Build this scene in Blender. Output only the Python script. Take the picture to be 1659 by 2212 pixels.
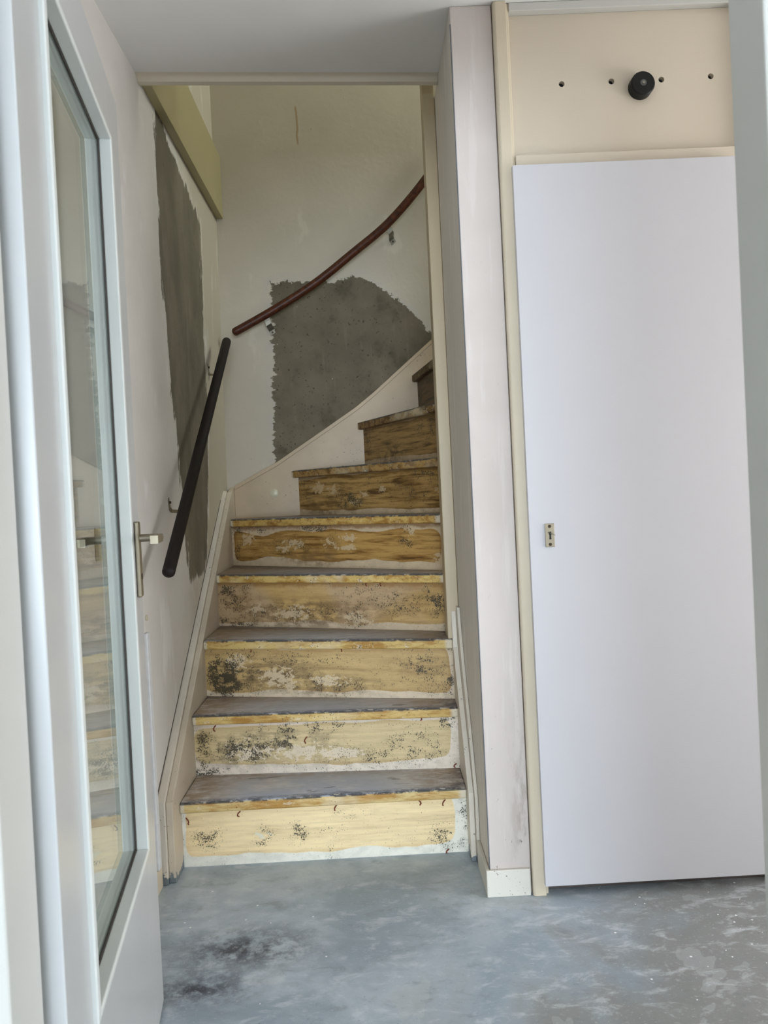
import bpy, bmesh, math, random
from mathutils import Vector, Matrix

random.seed(7)
SC = bpy.context.scene
COL = SC.collection
for o in list(bpy.data.objects):
    bpy.data.objects.remove(o)

# ------------------------------------------------------------------ camera
F_PX, W_PX, H_PX = 1707.12, 1659.0, 2212.0
YAW, PITCH, ROLL = 0.0148, -0.0145, 0.0487
CAM_Z = 1.1562
cam = bpy.data.cameras.new('camera')
cam_o = bpy.data.objects.new('camera', cam)
COL.objects.link(cam_o)
cam.sensor_fit = 'VERTICAL'
cam.sensor_height = 36.0
cam.lens = 36.0 * F_PX / H_PX
cam.shift_x = (W_PX / 2 - 826.04) / H_PX
cam.shift_y = (1087.53 - H_PX / 2) / H_PX
cam.clip_start = 0.02
fw = Vector((math.sin(YAW) * math.cos(PITCH), math.cos(YAW) * math.cos(PITCH), math.sin(PITCH)))
rt = Vector((math.cos(YAW), -math.sin(YAW), 0))
up = rt.cross(fw)
c_, s_ = math.cos(ROLL), math.sin(ROLL)
r2 = rt * c_ - up * s_
u2 = rt * s_ + up * c_
M = Matrix((( r2.x, u2.x, -fw.x, 0), (r2.y, u2.y, -fw.y, 0), (r2.z, u2.z, -fw.z, CAM_Z), (0, 0, 0, 1)))
cam_o.matrix_world = M
cam.dof.use_dof = True
cam.dof.focus_distance = 2.6
cam.dof.aperture_fstop = 9.0
SC.camera = cam_o

# ------------------------------------------------------------------ light
world = bpy.data.worlds.new('world')
SC.world = world
world.use_nodes = True
world.node_tree.nodes['Background'].inputs[0].default_value = (0.75, 0.85, 1.0, 1)
world.node_tree.nodes['Background'].inputs[1].default_value = 0.6


def area(name, loc, target, sx, sy, power, col):
    l = bpy.data.lights.new(name, 'AREA')
    l.shape = 'RECTANGLE'
    l.size, l.size_y = sx, sy
    l.energy = power
    l.color = col
    o = bpy.data.objects.new(name, l)
    COL.objects.link(o)
    o.location = loc
    o.rotation_euler = (Vector(target) - Vector(loc)).to_track_quat('-Z', 'Z').to_euler()
    return o


# daylight through the glazed front door at the right-hand end of the hall
area('daylight_hall_window', (3.11, 1.58, 1.05), (0.0, 1.58, 0.95), 1.1, 1.8, 80, (0.95, 0.97, 1.0))
# daylight through the window of the room behind the camera
area('daylight_room_window', (0.25, -6.90, 1.12), (0.25, 0.0, 1.05), 3.6, 2.0, 590, (0.76, 0.88, 1.0))
# daylight on the landing upstairs
area('daylight_landing_window', (3.05, 2.9, 4.0), (0.0, 2.9, 4.0), 1.2, 1.2, 56, (0.92, 1.0, 0.90))

vs = SC.view_settings
vs.view_transform = 'Standard'
vs.look = 'None'
vs.exposure = 0.0
vs.gamma = 1.0
vs.use_curve_mapping = False
try:
    SC.cycles.diffuse_bounces = 4
    SC.cycles.max_bounces = 8
    SC.cycles.use_light_tree = False
    SC.cycles.glossy_bounces = 3
    SC.cycles.transmission_bounces = 2
    SC.cycles.caustics_reflective = False
    SC.cycles.caustics_refractive = False
    SC.cycles.transparent_max_bounces = 16
except Exception:
    pass


# ------------------------------------------------------------------ node helper
def srgb(r, g, b):
    def f(c):
        c /= 255.0
        return c / 12.92 if c <= 0.04045 else ((c + 0.055) / 1.055) ** 2.4
    return (f(r), f(g), f(b), 1.0)


class NT:
    def __init__(s, name):
        s.mat = bpy.data.materials.new(name)
        s.mat.use_nodes = True
        s.t = s.mat.node_tree
        s.t.nodes.clear()
        s.out = s.t.nodes.new('ShaderNodeOutputMaterial')
        s._tc = None
        s._geo = None

    def new(s, k):
        return s.t.nodes.new(k)

    def put(s, sock, v):
        if v is None:
            return
        if isinstance(v, bpy.types.NodeSocket):
            s.t.links.new(v, sock)
        else:
            if sock.type == 'RGBA' and not hasattr(v, '__len__'):
                v = (v, v, v, 1)
            if sock.type == 'VECTOR' and not hasattr(v, '__len__'):
                v = (v, v, v)
            sock.default_value = v

    def coords(s):
        if s._tc is None:
            s._tc = s.new('ShaderNodeTexCoord')
        return s._tc

    def obj(s):
        return s.coords().outputs['Object']

    def uv(s):
        return s.sep(s.coords().outputs['UV'])

    def normal(s):
        if s._geo is None:
            s._geo = s.new('ShaderNodeNewGeometry')
        return s._geo.outputs['True Normal'] if False else s._geo.outputs['Normal']

    def sep(s, v):
        n = s.new('ShaderNodeSeparateXYZ')
        s.put(n.inputs[0], v)
        return n.outputs[0], n.outputs[1], n.outputs[2]

    def comb(s, x, y, z):
        n = s.new('ShaderNodeCombineXYZ')
        for i, v in enumerate((x, y, z)):
            s.put(n.inputs[i], v)
        return n.outputs[0]

    def scale(s, v, sc, off=(0, 0, 0)):
        n = s.new('ShaderNodeMapping')
        s.put(n.inputs['Vector'], v)
        n.inputs['Scale'].default_value = sc
        n.inputs['Location'].default_value = off
        return n.outputs[0]

    def noise(s, v, sc, det=3, rough=0.55, dist=0.0):
        n = s.new('ShaderNodeTexNoise')
        s.put(n.inputs['Vector'], v)
        n.inputs['Scale'].default_value = sc
        n.inputs['Detail'].default_value = det
        n.inputs['Roughness'].default_value = rough
        n.inputs['Distortion'].default_value = dist
        return n.outputs[0]

    def voro(s, v, sc, rnd=1.0):
        n = s.new('ShaderNodeTexVoronoi')
        s.put(n.inputs['Vector'], v)
        n.inputs['Scale'].default_value = sc
        n.inputs['Randomness'].default_value = rnd
        return n.outputs['Distance'], n.outputs['Color']

    def m(s, op, a, b=0.0, c=0.0, clamp=False):
        n = s.new('ShaderNodeMath')
        n.operation = op
        n.use_clamp = clamp
        s.put(n.inputs[0], a)
        s.put(n.inputs[1], b)
        s.put(n.inputs[2], c)
        return n.outputs[0]

    def add(s, a, b): return s.m('ADD', a, b)
    def sub(s, a, b): return s.m('SUBTRACT', a, b)
    def mul(s, a, b): return s.m('MULTIPLY', a, b)
    def mn(s, *a):
        r = a[0]
        for x in a[1:]:
            r = s.m('MINIMUM', r, x)
        return r
    def mx(s, *a):
        r = a[0]
        for x in a[1:]:
            r = s.m('MAXIMUM', r, x)
        return r
    def smin(s, a, b, k): return s.m('SMOOTH_MIN', a, b, k)

    def step(s, v, lo, hi, a=0.0, b=1.0):
        n = s.new('ShaderNodeMapRange')
        n.interpolation_type = 'SMOOTHSTEP'
        n.clamp = True
        s.put(n.inputs['Value'], v)
        n.inputs['From Min'].default_value = lo
        n.inputs['From Max'].default_value = hi
        n.inputs['To Min'].default_value = a
        n.inputs['To Max'].default_value = b
        return n.outputs[0]

    def mix(s, f, a, b):
        n = s.new('ShaderNodeMix')
        n.data_type = 'RGBA'
        s.put(n.inputs[0], f)
        s.put(n.inputs[6], a)
        s.put(n.inputs[7], b)
        return n.outputs[2]

    def blob(s, u, v, u0, v0, ru, rv):
        a = s.m('DIVIDE', s.sub(u, u0), ru)
        b = s.m('DIVIDE', s.sub(v, v0), rv)
        d = s.m('SQRT', s.add(s.mul(a, a), s.mul(b, b)))
        return s.m('SUBTRACT', 1.0, d, clamp=True)

    def bump(s, h, strength=0.3, dist=0.01):
        n = s.new('ShaderNodeBump')
        n.inputs['Strength'].default_value = strength
        n.inputs['Distance'].default_value = dist
        s.put(n.inputs['Height'], h)
        return n.outputs[0]

    def done(s, col, rough=0.6, nrm=None, metal=0.0, spec=0.5, coat=0.0):
        p = s.new('ShaderNodeBsdfPrincipled')
        s.put(p.inputs['Base Color'], col)
        s.put(p.inputs['Roughness'], rough)
        s.put(p.inputs['Metallic'], metal)
        p.inputs['Specular IOR Level'].default_value = spec
        p.inputs['Coat Weight'].default_value = coat
        if nrm is not None:
            s.put(p.inputs['Normal'], nrm)
        s.t.links.new(p.outputs[0], s.out.inputs[0])
        return s.mat


def paint(name, col, rough=0.4, var=0.05, wear=None, wear_col=(60, 55, 45), bump=0.03, tint=None):
    """painted wood or plaster: faint mottling, brush relief, small worn specks"""
    n = NT(name)
    p = n.obj()
    big = n.noise(p, 3.0, 2, 0.6)
    c0 = srgb(*col)
    c1 = tuple(x * (1 - 2.5 * var) for x in c0[:3]) + (1,)
    c = n.mix(n.step(big, 0.3, 0.7), c0, c1)
    if tint:
        c = n.mix(n.mul(n.step(n.noise(p, 1.7, 2), 0.45, 0.7), 0.6), c, srgb(*tint))
    if wear:
        sp = n.noise(p, 130, 3, 0.6)
        cl = n.noise(p, 7, 3, 0.6)
        mask = n.step(n.add(sp, n.mul(cl, 0.35)), wear, wear + 0.03)
        c = n.mix(mask, c, srgb(*wear_col))
    if not bump:
        return n.done(c, rough)
    fine = n.noise(n.scale(p, (1, 1, 0.35)), 120, 0)
    return n.done(c, rough, n.bump(fine, bump * 4, 0.002))


def plain(name, col, rough=0.5, metal=0.0, spec=0.5):
    n = NT(name)
    g = n.noise(n.obj(), 60, 0)
    c0 = srgb(*col)
    c1 = tuple(x * 0.85 for x in c0[:3]) + (1,)
    return n.done(n.mix(g, c0, c1), rough, None, metal, spec)


# ------------------------------------------------------------------ materials
def wall_back_mat():
    n = NT('plaster_wall_back')
    p = n.obj()
    x, y, z = n.sep(p)
    big = n.noise(p, 1.6, 4, 0.6)
    base = n.mix(n.step(big, 0.3, 0.7), srgb(194, 184, 167), srgb(183, 174, 158))
    # filler strokes, whiter
    fil = n.step(n.noise(n.scale(p, (1, 1, 0.4)), 6, 4, 0.65), 0.6, 0.68)
    base = n.mix(n.mul(fil, 0.35), base, srgb(212, 203, 188))
    spots = n.step(n.noise(p, 45, 3, 0.6), 0.73, 0.76)
    base = n.mix(n.mul(spots, 0.5), base, srgb(120, 112, 95))
    # bare cement patch
    wob = n.mul(n.sub(n.noise(p, 9, 5, 0.75), 0.5), 0.15)
    rag = n.mul(n.sub(n.noise(n.scale(p, (0.55, 1, 1.5)), 15, 5, 0.78), 0.5), 0.22)
    left = n.add(n.sub(x, n.add(-0.450, n.mul(n.sub(z, 1.33), 0.030))), n.mul(rag, 0.55))
    t1 = n.sub(2.185, z)
    t2 = n.sub(n.sub(2.187, n.mul(x, 0.55)), z)
    t3 = n.sub(n.sub(2.298, n.mul(x, 1.17)), z)
    top = n.add(n.mn(t1, t2, t3), wob)
    d = n.mn(left, top)
    halo = n.mul(n.step(d, -0.055, -0.005), n.step(n.noise(p, 20, 4, 0.72), 0.42, 0.60))
    base = n.mix(n.mul(halo, 0.75), base, srgb(182, 175, 168))
    cem = n.mix(n.step(n.noise(p, 4, 4, 0.6), 0.3, 0.7), srgb(112, 102, 84), srgb(92, 83, 67))
    cem = n.mix(n.step(n.noise(p, 70, 3, 0.6), 0.62, 0.72), cem, srgb(62, 56, 44))
    vert = n.step(n.noise(n.scale(p, (1, 1, 0.1)), 30, 3), 0.6, 0.75)
    cem = n.mix(n.mul(vert, 0.35), cem, srgb(128, 118, 100))
    dark = n.step(n.noise(p, 8, 4, 0.68), 0.55, 0.70)
    cem = n.mix(n.mul(dark, 0.6), cem, srgb(72, 65, 50))
    chip = n.step(n.noise(n.scale(p, (1.4, 1, 0.7)), 48, 2), 0.775, 0.785)
    cem = n.mix(chip, cem, srgb(205, 200, 188))
    msk = n.step(d, 0.0, 0.006)
    c = n.mix(msk, base, cem)
    # brown drip line high on the wall
    dl = n.add(n.sub(x, -0.262), n.mul(n.sub(n.noise(p, 12, 2), 0.5), 0.02))
    drip = n.mul(n.step(n.m('ABSOLUTE', dl), 0.007, 0.002), n.mul(n.step(z, 2.82, 2.84), n.step(z, 3.02, 3.0)))
    c = n.mix(n.mul(drip, 0.55), c, srgb(146, 110, 50))
    return n.done(c, 0.75, n.bump(n.noise(p, 45, 1), 0.25, 0.003), spec=0.3)


def wall_left_mat():
    n = NT('plaster_wall_left')
    p = n.obj()
    x, y, z = n.sep(p)
    big = n.noise(p, 2.2, 4, 0.6)
    base = n.mix(n.step(big, 0.3, 0.7), srgb(224, 219, 213), srgb(213, 208, 202))
    old = n.step(n.add(y, n.mul(n.sub(big, 0.5), 0.5)), 2.70, 3.30)  # beige blended in towards the back end of the wall
    base = n.mix(n.mul(old, 0.9), base, srgb(190, 180, 161))
    fil = n.mul(n.step(n.noise(n.scale(p, (1, 1, 0.28)), 7, 4, 0.65), 0.57, 0.66), n.sub(1.0, n.mul(old, 0.6)))
    base = n.mix(n.mul(fil, 0.65), base, srgb(234, 231, 229))
    sm = n.step(n.noise(n.scale(p, (1, 1, 0.5)), 3.4, 4, 0.7), 0.6, 0.75)
    base = n.mix(n.mul(sm, 0.40), base, srgb(166, 159, 151))
    spots = n.step(n.noise(p, 55, 3, 0.6), 0.74, 0.76)
    base = n.mix(n.mul(spots, 0.5), base, srgb(110, 104, 95))
    rag = n.mul(n.sub(n.noise(n.scale(p, (1, 1.6, 0.45)), 11, 5, 0.75), 0.5), 0.19)
    left = n.sub(y, n.add(2.70, n.mul(n.m('MAXIMUM', n.sub(1.95, z), 0.0), 0.215)))
    right = n.sub(n.add(3.40, n.mul(n.m('MAXIMUM', n.sub(1.4, z), 0.0), -0.3)), y)
    top = n.sub(n.sub(2.60, n.mul(n.sub(y, 2.4), 0.26)), z)
    bot = n.sub(z, n.sub(0.86, n.mul(n.sub(y, 2.94), 0.0)))
    d = n.add(n.mn(left, right, top, bot), rag)
    halo = n.mul(n.step(d, -0.05, 0.0), n.step(n.noise(n.scale(p, (1, 2, 0.5)), 14, 4, 0.7), 0.42, 0.6))
    base = n.mix(n.mul(halo, 0.7), base, srgb(224, 221, 218))
    cem = n.mix(n.step(n.noise(n.scale(p, (1, 1.3, 0.7)), 5, 3, 0.6), 0.3, 0.7), srgb(126, 118, 102), srgb(104, 97, 82))
    cem = n.mix(n.step(n.noise(n.scale(p, (1, 2, 0.6)), 60, 3, 0.6), 0.64, 0.72), cem, srgb(74, 70, 60))
    st = n.step(n.noise(n.scale(p, (1, 1.6, 0.4)), 7, 4, 0.7), 0.52, 0.72)
    cem = n.mix(n.mul(st, 0.35), cem, srgb(150, 143, 130))
    msk = n.step(d, 0.0, 0.012)
    c = n.mix(msk, base, cem)
    return n.done(c, 0.7, n.bump(n.noise(n.scale(p, (1, 1, 0.6)), 40, 1), 0.22, 0.003), spec=0.35)


def pier_mat():
    n = NT('plaster_pier')
    p = n.obj()
    x, y, z = n.sep(p)
    base = n.mix(n.step(n.noise(p, 2.5, 3), 0.35, 0.65), srgb(212, 202, 197), srgb(204, 194, 188))
    st = n.step(n.noise(n.scale(p, (2.0, 2.0, 0.16)), 14, 4, 0.65), 0.54, 0.66)
    side = n.step(y, 2.217, 2.222)
    base = n.mix(n.mul(side, 0.85), base, srgb(222, 216, 206))  # stair side painted lighter to stand in for bounced light
    base = n.mix(n.mul(st, n.mul(side, 0.75)), base, srgb(240, 236, 230))
    base = n.mix(n.mul(st, 0.18), base, srgb(238, 234, 232))
    low = n.step(z, 0.75, 0.05)
    rightc = n.step(x, 0.33, 0.40)
    dirt = n.mul(n.mul(low, rightc), n.step(n.noise(n.scale(p, (1.5, 1, 0.4)), 18, 4, 0.7), 0.46, 0.66))
    base = n.mix(n.mul(dirt, 0.75), base, srgb(140, 126, 112))
    sp = n.mul(n.step(n.noise(n.scale(p, (1, 1, 0.5)), 70, 3, 0.65), 0.66, 0.72), n.add(n.mul(low, 0.7), 0.08))
    base = n.mix(sp, base, srgb(96, 86, 76))
    return n.done(base, 0.6, n.bump(n.noise(n.scale(p, (1, 1, 0.4)), 50, 1), 0.12, 0.003), spec=0.3)


def floor_mat():
    n = NT('concrete_floor')
    p = n.obj()
    x, y, z = n.sep(p)
    a = n.noise(p, 2.6, 4, 0.65, 0.5)
    c = n.mix(n.step(a, 0.34, 0.64), srgb(146, 160, 171), srgb(180, 192, 202))
    br = n.step(n.add(n.sub(n.mul(n.sub(x, 0.25), 0.9), n.mul(n.sub(y, 2.0), 0.7)), n.mul(n.sub(a, 0.5), 2.0)), -0.05, 0.5)
    c = n.mix(n.mul(br, 0.8), c, srgb(124, 122, 115))
    # cloudy wear, drawn out across the floor
    b = n.noise(n.scale(p, (1.0, 2.0, 1)), 10, 5, 0.72, 0.4)
    c = n.mix(n.mul(n.step(b, 0.50, 0.68), 0.55), c, srgb(206, 212, 217))
    c = n.mix(n.mul(n.step(b, 0.46, 0.30), 0.45), c, srgb(116, 123, 128))
    # skim layer peeled to a crisp edge
    c = n.mix(n.mul(n.step(a, 0.575, 0.581), 0.20), c, srgb(196, 204, 206))
    # dark oily smudges by the glazed door
    sm = n.add(n.blob(x, y, -0.38, 2.02, 0.26, 0.14), n.blob(x, y, -0.47, 1.86, 0.2, 0.08))
    g1 = n.noise(p, 19, 4, 0.72)
    sm = n.mul(sm, n.step(g1, 0.34, 0.62))
    c = n.mix(n.m('MULTIPLY', sm, 1.2, clamp=True), c, srgb(74, 78, 88))
    c = n.mix(n.mul(n.step(g1, 0.60, 0.72), 0.35), c, srgb(196, 203, 208))
    # grit, pits and scratches
    f = n.noise(n.scale(p, (1.0, 1.6, 1)), 95, 3, 0.7)
    c = n.mix(n.mul(n.step(f, 0.60, 0.70), 0.45), c, srgb(206, 211, 214))
    c = n.mix(n.mul(n.step(f, 0.36, 0.28), 0.55), c, srgb(84, 88, 92))
    # drops of white paint
    dist, vcol = n.voro(p, 42)
    r, g, b2 = n.sep(vcol)
    rp = n.blob(x, y, 1.05, 1.95, 0.55, 0.45)
    lp = n.blob(x, y, -0.42, 2.15, 0.30, 0.25)
    thr = n.add(n.add(n.step(g1, 0.45, 0.7, 0.0, 0.06), n.mul(rp, 0.5)), n.mul(lp, 0.35))
    drop = n.mul(n.m('LESS_THAN', dist, n.add(0.05, n.mul(g, 0.10))), n.m('LESS_THAN', r, thr))
    c = n.mix(drop, c, srgb(236, 238, 240))
    rough = n.step(b, 0.3, 0.7, 0.40, 0.64)
    return n.done(c, rough, n.bump(n.noise(p, 60, 1), 0.2, 0.004), spec=0.45)


def ceiling_mat():
    return paint('ceiling_paint', (236, 235, 232), 0.5, 0.02, bump=0)


def riser_mat(i, W, H, yellow, brown, white, inset, gold=0.0, specks=(), chips=(), smears=(), pink=None, speck_base=0.0, edge=0.06):
    n = NT('riser_paint_%d' % i)
    p = n.obj()
    u, v, _ = n.uv()
    l, r, b, t = inset
    low = n.noise(p, 3.6, 2, 0.45)                                   # slow wander of the glue edge
    mid = n.noise(n.scale(p, (1, 1, 1.4)), 20, 4, 0.68)              # patchiness
    st = n.noise(n.scale(p, (0.55, 0.55, 7.0)), 7.5, 4, 0.70, 0.25)     # brush streaks along the board
    grit = n.noise(n.scale(p, (1.3, 1, 1)), 200, 2, 0.6)
    d1 = n.smin(n.mul(n.sub(u, l), W), n.mul(n.sub(1 - r, u), W), 0.02)
    d2 = n.smin(n.mul(n.sub(v, b), H), n.mul(n.sub(1 - t, v), H), 0.02)
    d = n.add(n.add(n.smin(d1, d2, 0.06), n.mul(n.sub(low, 0.5), edge)), n.mul(n.sub(mid, 0.5), 0.007))
    msk = n.step(d, 0.010, 0.013)
    base = n.mix(n.step(mid, 0.35, 0.65), srgb(*white), srgb(*[int(q * 0.94) for q in white]))
    y0 = srgb(*yellow)
    y1 = tuple(q * 0.86 for q in y0[:3]) + (1,)
    ye = n.mix(n.step(st, 0.32, 0.68), y0, y1)
    if pink:
        ye = n.mix(n.mul(n.step(low, 0.40, 0.58), 0.8), ye, srgb(*pink))
    if gold > 0:
        ye = n.mix(n.mul(n.step(st, 0.44, 0.64), gold), ye, srgb(*brown))
        ye = n.mix(n.mul(n.step(st, 0.585, 0.66), gold * 0.85), ye, srgb(*[int(q * 0.5) for q in brown]))
        ye = n.mix(n.mul(n.step(low, 0.52, 0.66), gold * 0.6), ye, srgb(*brown))
    rim = n.mul(n.step(d, 0.008, 0.013), n.step(d, 0.026, 0.013))
    ye = n.mix(n.mul(n.mul(rim, n.step(low, 0.3, 0.6)), 0.30 + gold * 0.4), ye, srgb(*brown))
    c = n.mix(msk, base, ye)
    # ragged brown band along the top edge
    top_band = n.step(n.add(n.mul(n.sub(1.0, v), H), n.mul(n.sub(mid, 0.5), 0.05)), 0.024, 0.004)
    c = n.mix(n.mul(top_band, min(0.75, 0.12 + 0.14 * i) * band_amt(i)), c, srgb(*brown))
    for (u0, v0, ru, rv, amt, col) in smears:
        f = n.mul(n.step(n.blob(u, v, u0, v0, ru, rv), 0.0, 0.8), n.step(n.add(mid, n.mul(n.sub(st, 0.5), 0.6)), 0.30, 0.62))
        c = n.mix(n.m('MULTIPLY', f, amt, clamp=True), c, srgb(*col))
    if chips:
        f = None
        for (u0, v0, ru, rv) in chips:
            q = n.blob(u, v, u0, v0, ru, rv)
            f = q if f is None else n.mx(f, q)
        cn = n.noise(n.scale(p, (1, 1, 1.5)), 42, 4, 0.70)
        cm = n.step(n.add(cn, n.mul(f, 0.30)), 0.655, 0.67)
        cm = n.mul(cm, n.step(f, 0.0, 0.05))
        c = n.mix(n.mul(cm, 0.9), c, srgb(*[min(255, int(q * k_)) for q, k_ in zip(white, (0.97, 0.955, 0.91))]))
    # black grit left in the glue
    f = n.mul(n.step(low, 0.40, 0.65), speck_base + 0.34)
    for (u0, v0, ru, rv, amt) in specks:
        f = n.mx(f, n.mul(n.step(n.blob(u, v, u0, v0, ru * 1.25, rv * 1.25), 0.0, 0.75), amt))
    e = n.mx(n.step(u, 0.012, 0.0), n.step(u, 0.988, 1.0), n.step(v, 0.965, 1.0))
    f = n.mx(f, n.mul(e, 0.42))
    gm = n.step(n.add(grit, n.mul(n.mul(f, n.step(mid, 0.36, 0.62)), 0.31)), 0.695, 0.73)
    c = n.mix(n.mul(gm, 0.92), c, srgb(42, 39, 31))
    haze = n.mul(n.m('MULTIPLY', f, 0.5, clamp=True), n.step(mid, 0.42, 0.62))
    c = n.mix(n.mul(haze, 0.45), c, srgb(104, 92, 68))
    return n.done(c, 0.5, n.bump(n.noise(p, 60, 1), 0.15, 0.003), spec=0.4)


def band_amt(i):
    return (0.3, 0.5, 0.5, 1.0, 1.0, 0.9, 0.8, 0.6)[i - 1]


def tread_mat(i, L, D, top, top_dark, front, brown, amt_blue, grime):
    n = NT('tread_wood_%d' % i)
    p = n.obj()
    u, v, _ = n.uv()
    nz = n.sep(n.normal())[2]
    upf = n.step(nz, 0.45, 0.7)
    st = n.noise(n.scale(p, (1.0, 4.5, 5.0)), 7, 4, 0.70, 0.3)
    low = n.noise(p, 4.2, 3, 0.6)
    mid = n.noise(n.scale(p, (0.7, 1.2, 1)), 34, 4, 0.70)
    c = n.mix(n.step(st, 0.32, 0.66), srgb(*top), srgb(*top_dark))
    # worn bluish walking line, brown towards the ends and the back
    walk = n.mul(n.step(u, 0.06, 0.30), n.step(u, 0.98, 0.55))
    c = n.mix(n.mul(n.mul(n.step(low, 0.30, 0.55), walk), amt_blue), c, srgb(178, 187, 204))
    bro = n.mx(n.step(u, 0.24, 0.02), n.step(v, 0.55, 0.98), n.step(u, 0.72, 0.96))
    c = n.mix(n.mul(n.mul(bro, n.step(n.add(mid, n.mul(low, 0.4)), 0.48, 0.80)), 0.85), c, srgb(162, 138, 108))
    c = n.mix(n.mul(n.step(st, 0.58, 0.68), 0.6), c, srgb(228, 227, 226))
    c = n.mix(n.mul(n.step(st, 0.42, 0.30), 0.7), c, srgb(110, 105, 104))
    gr = n.mx(n.mul(n.step(u, 0.90, 0.97), n.step(low, 0.35, 0.6)), n.step(n.add(v, n.mul(n.sub(mid, 0.5), 0.15)), 0.15, 0.05), n.mul(n.step(v, 0.90, 1.05), 0.6))
    c = n.mix(n.mul(n.mul(gr, n.step(mid, 0.30, 0.58)), 0.80), c, srgb(88, 93, 108))
    fl = n.mul(n.step(v, 0.13, 0.02), n.step(mid, 0.585, 0.63))
    c = n.mix(fl, c, srgb(226, 222, 212))
    # nosing
    fr = n.mix(n.step(st, 0.40, 0.64), srgb(*front), srgb(*brown))
    fr = n.mix(n.mul(n.step(low, 0.54, 0.70), 0.55), fr, srgb(226, 212, 180))
    fr = n.mix(n.mul(n.step(mid, 0.60, 0.66), 0.5), fr, srgb(226, 216, 194))
    endw = n.mul(n.mx(n.step(u, 0.965, 0.985), n.step(u, 0.02, 0.012)), 0.85)
    fr = n.mix(endw, fr, srgb(216, 206, 186))
    gn = n.noise(n.scale(p, (1.3, 1, 1)), 170, 2, 0.6)
    gm = n.step(n.add(gn, n.mul(n.sub(mid, 0.4), grime * 1.6)), 0.70, 0.74)
    fr = n.mix(gm, fr, srgb(50, 45, 36))
    c = n.mix(upf, fr, c)
    # chipped arris
    ar = n.mul(n.mul(n.step(nz, 0.10, 0.30), n.step(nz, 0.97, 0.85)), n.step(mid, 0.40, 0.52))
    c = n.mix(n.mul(ar, 0.85), c, srgb(64, 62, 62))
    return n.done(c, 0.62, n.bump(n.noise(n.scale(p, (0.6, 2.5, 1)), 50, 1), 0.2, 0.003), spec=0.35)


def stringer_mat(name, col, dirty=0.6):
    n = NT(name)
    p = n.obj()
    c = n.mix(n.step(n.noise(p, 5, 3), 0.35, 0.65), srgb(*col), srgb(*[int(q * 0.95) for q in col]))
    sm = n.step(n.noise(p, 3.5, 4, 0.65), 0.58, 0.75)
    c = n.mix(n.mul(sm, 0.3 * dirty), c, srgb(186, 160, 126))
    sp = n.step(n.add(n.noise(p, 95, 3, 0.7), n.mul(n.noise(p, 6, 3), 0.3)), 0.83, 0.87)
    c = n.mix(n.mul(sp, dirty), c, srgb(70, 58, 44))
    z = n.sep(p)[2]
    grey = n.step(n.add(z, n.mul(n.sub(n.noise(p, 22, 3), 0.5), 0.16)), 0.040, 0.034)
    c = n.mix(grey, c, srgb(112, 120, 124))
    return n.done(c, 0.45, n.bump(n.noise(p, 60, 1), 0.08, 0.003))


def wood_mat(name, c0, c1, rough, sx):
    n = NT(name)
    p = n.obj()
    g = n.noise(n.scale(p, sx), 60, 4, 0.65, 0.6)
    c = n.mix(n.step(g, 0.35, 0.65), srgb(*c0), srgb(*c1))
    return n.done(c, rough, n.bump(g, 0.08, 0.001), spec=0.3)


def glass_mat():
    n = NT('door_glass')
    tr = n.new('ShaderNodeBsdfTransparent')
    tr.inputs[0].default_value = (0.93, 0.96, 0.945, 1)
    gl = n.new('ShaderNodeBsdfGlossy')
    gl.inputs['Roughness'].default_value = 0.012
    gl.inputs['Color'].default_value = (0.95, 0.97, 0.96, 1)
    # Schlick reflectance of each face, the same from inside and outside (thin pane, no refraction)
    geo = n.new('ShaderNodeNewGeometry')
    dt = n.new('ShaderNodeVectorMath')
    dt.operation = 'DOT_PRODUCT'
    n.t.links.new(geo.outputs['Incoming'], dt.inputs[0])
    n.t.links.new(geo.outputs['Normal'], dt.inputs[1])
    k = n.m('POWER', n.sub(1.0, n.m('ABSOLUTE', dt.outputs['Value'])), 5.0)
    refl = n.add(0.04, n.mul(k, 0.96))
    mx = n.new('ShaderNodeMixShader')
    n.t.links.new(refl, mx.inputs[0])
    n.t.links.new(tr.outputs[0], mx.inputs[1])
    n.t.links.new(gl.outputs[0], mx.inputs[2])
    n.t.links.new(mx.outputs[0], n.out.inputs[0])
    return n.mat


M_FLOOR = floor_mat()
M_BACK = wall_back_mat()
M_LEFT = wall_left_mat()
M_PIER = pier_mat()
M_CEIL = ceiling_mat()
M_WALL = paint('white_wall_paint', (230, 226, 220), 0.6, 0.02, bump=0)
M_DOORW = paint('white_door_lacquer', (204, 203, 208), 0.32, 0.006, bump=0)
M_LEAF = paint('glazed_door_paint', (190, 191, 191), 0.28, 0.015, bump=0.01)
M_BEAD = paint('glazing_bead_paint', (222, 226, 224), 0.3, 0.01, bump=0.01)
M_FRAME = paint('door_frame_paint', (202, 201, 196), 0.3, 0.015, bump=0.01)
M_CREAM = paint('cream_trim_paint', (216, 203, 180), 0.4, 0.03, wear=0.93, wear_col=(150, 130, 106))
M_PANEL = paint('beige_panel_paint', (212, 200, 182), 0.35, 0.012, bump=0.015)
M_LIP = paint('header_lip_paint', (216, 207, 188), 0.4, 0.02)
M_FASC = paint('yellowed_fascia_paint', (172, 160, 120), 0.45, 0.03)
M_POST = paint('cream_post_paint', (190, 173, 142), 0.4, 0.03, wear=0.9, wear_col=(150, 130, 105))
M_BASEB = paint('scuffed_baseboard_paint', (222, 218, 208), 0.45, 0.03, wear=0.84, wear_col=(128, 112, 100))
M_SEAL = plain('brown_glazing_seal', (104, 94, 90), 0.8)
M_JOINT = plain('cracked_joint', (92, 85, 76), 0.9)
M_DARK = plain('dark_gap', (40, 42, 44), 0.9)
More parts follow.
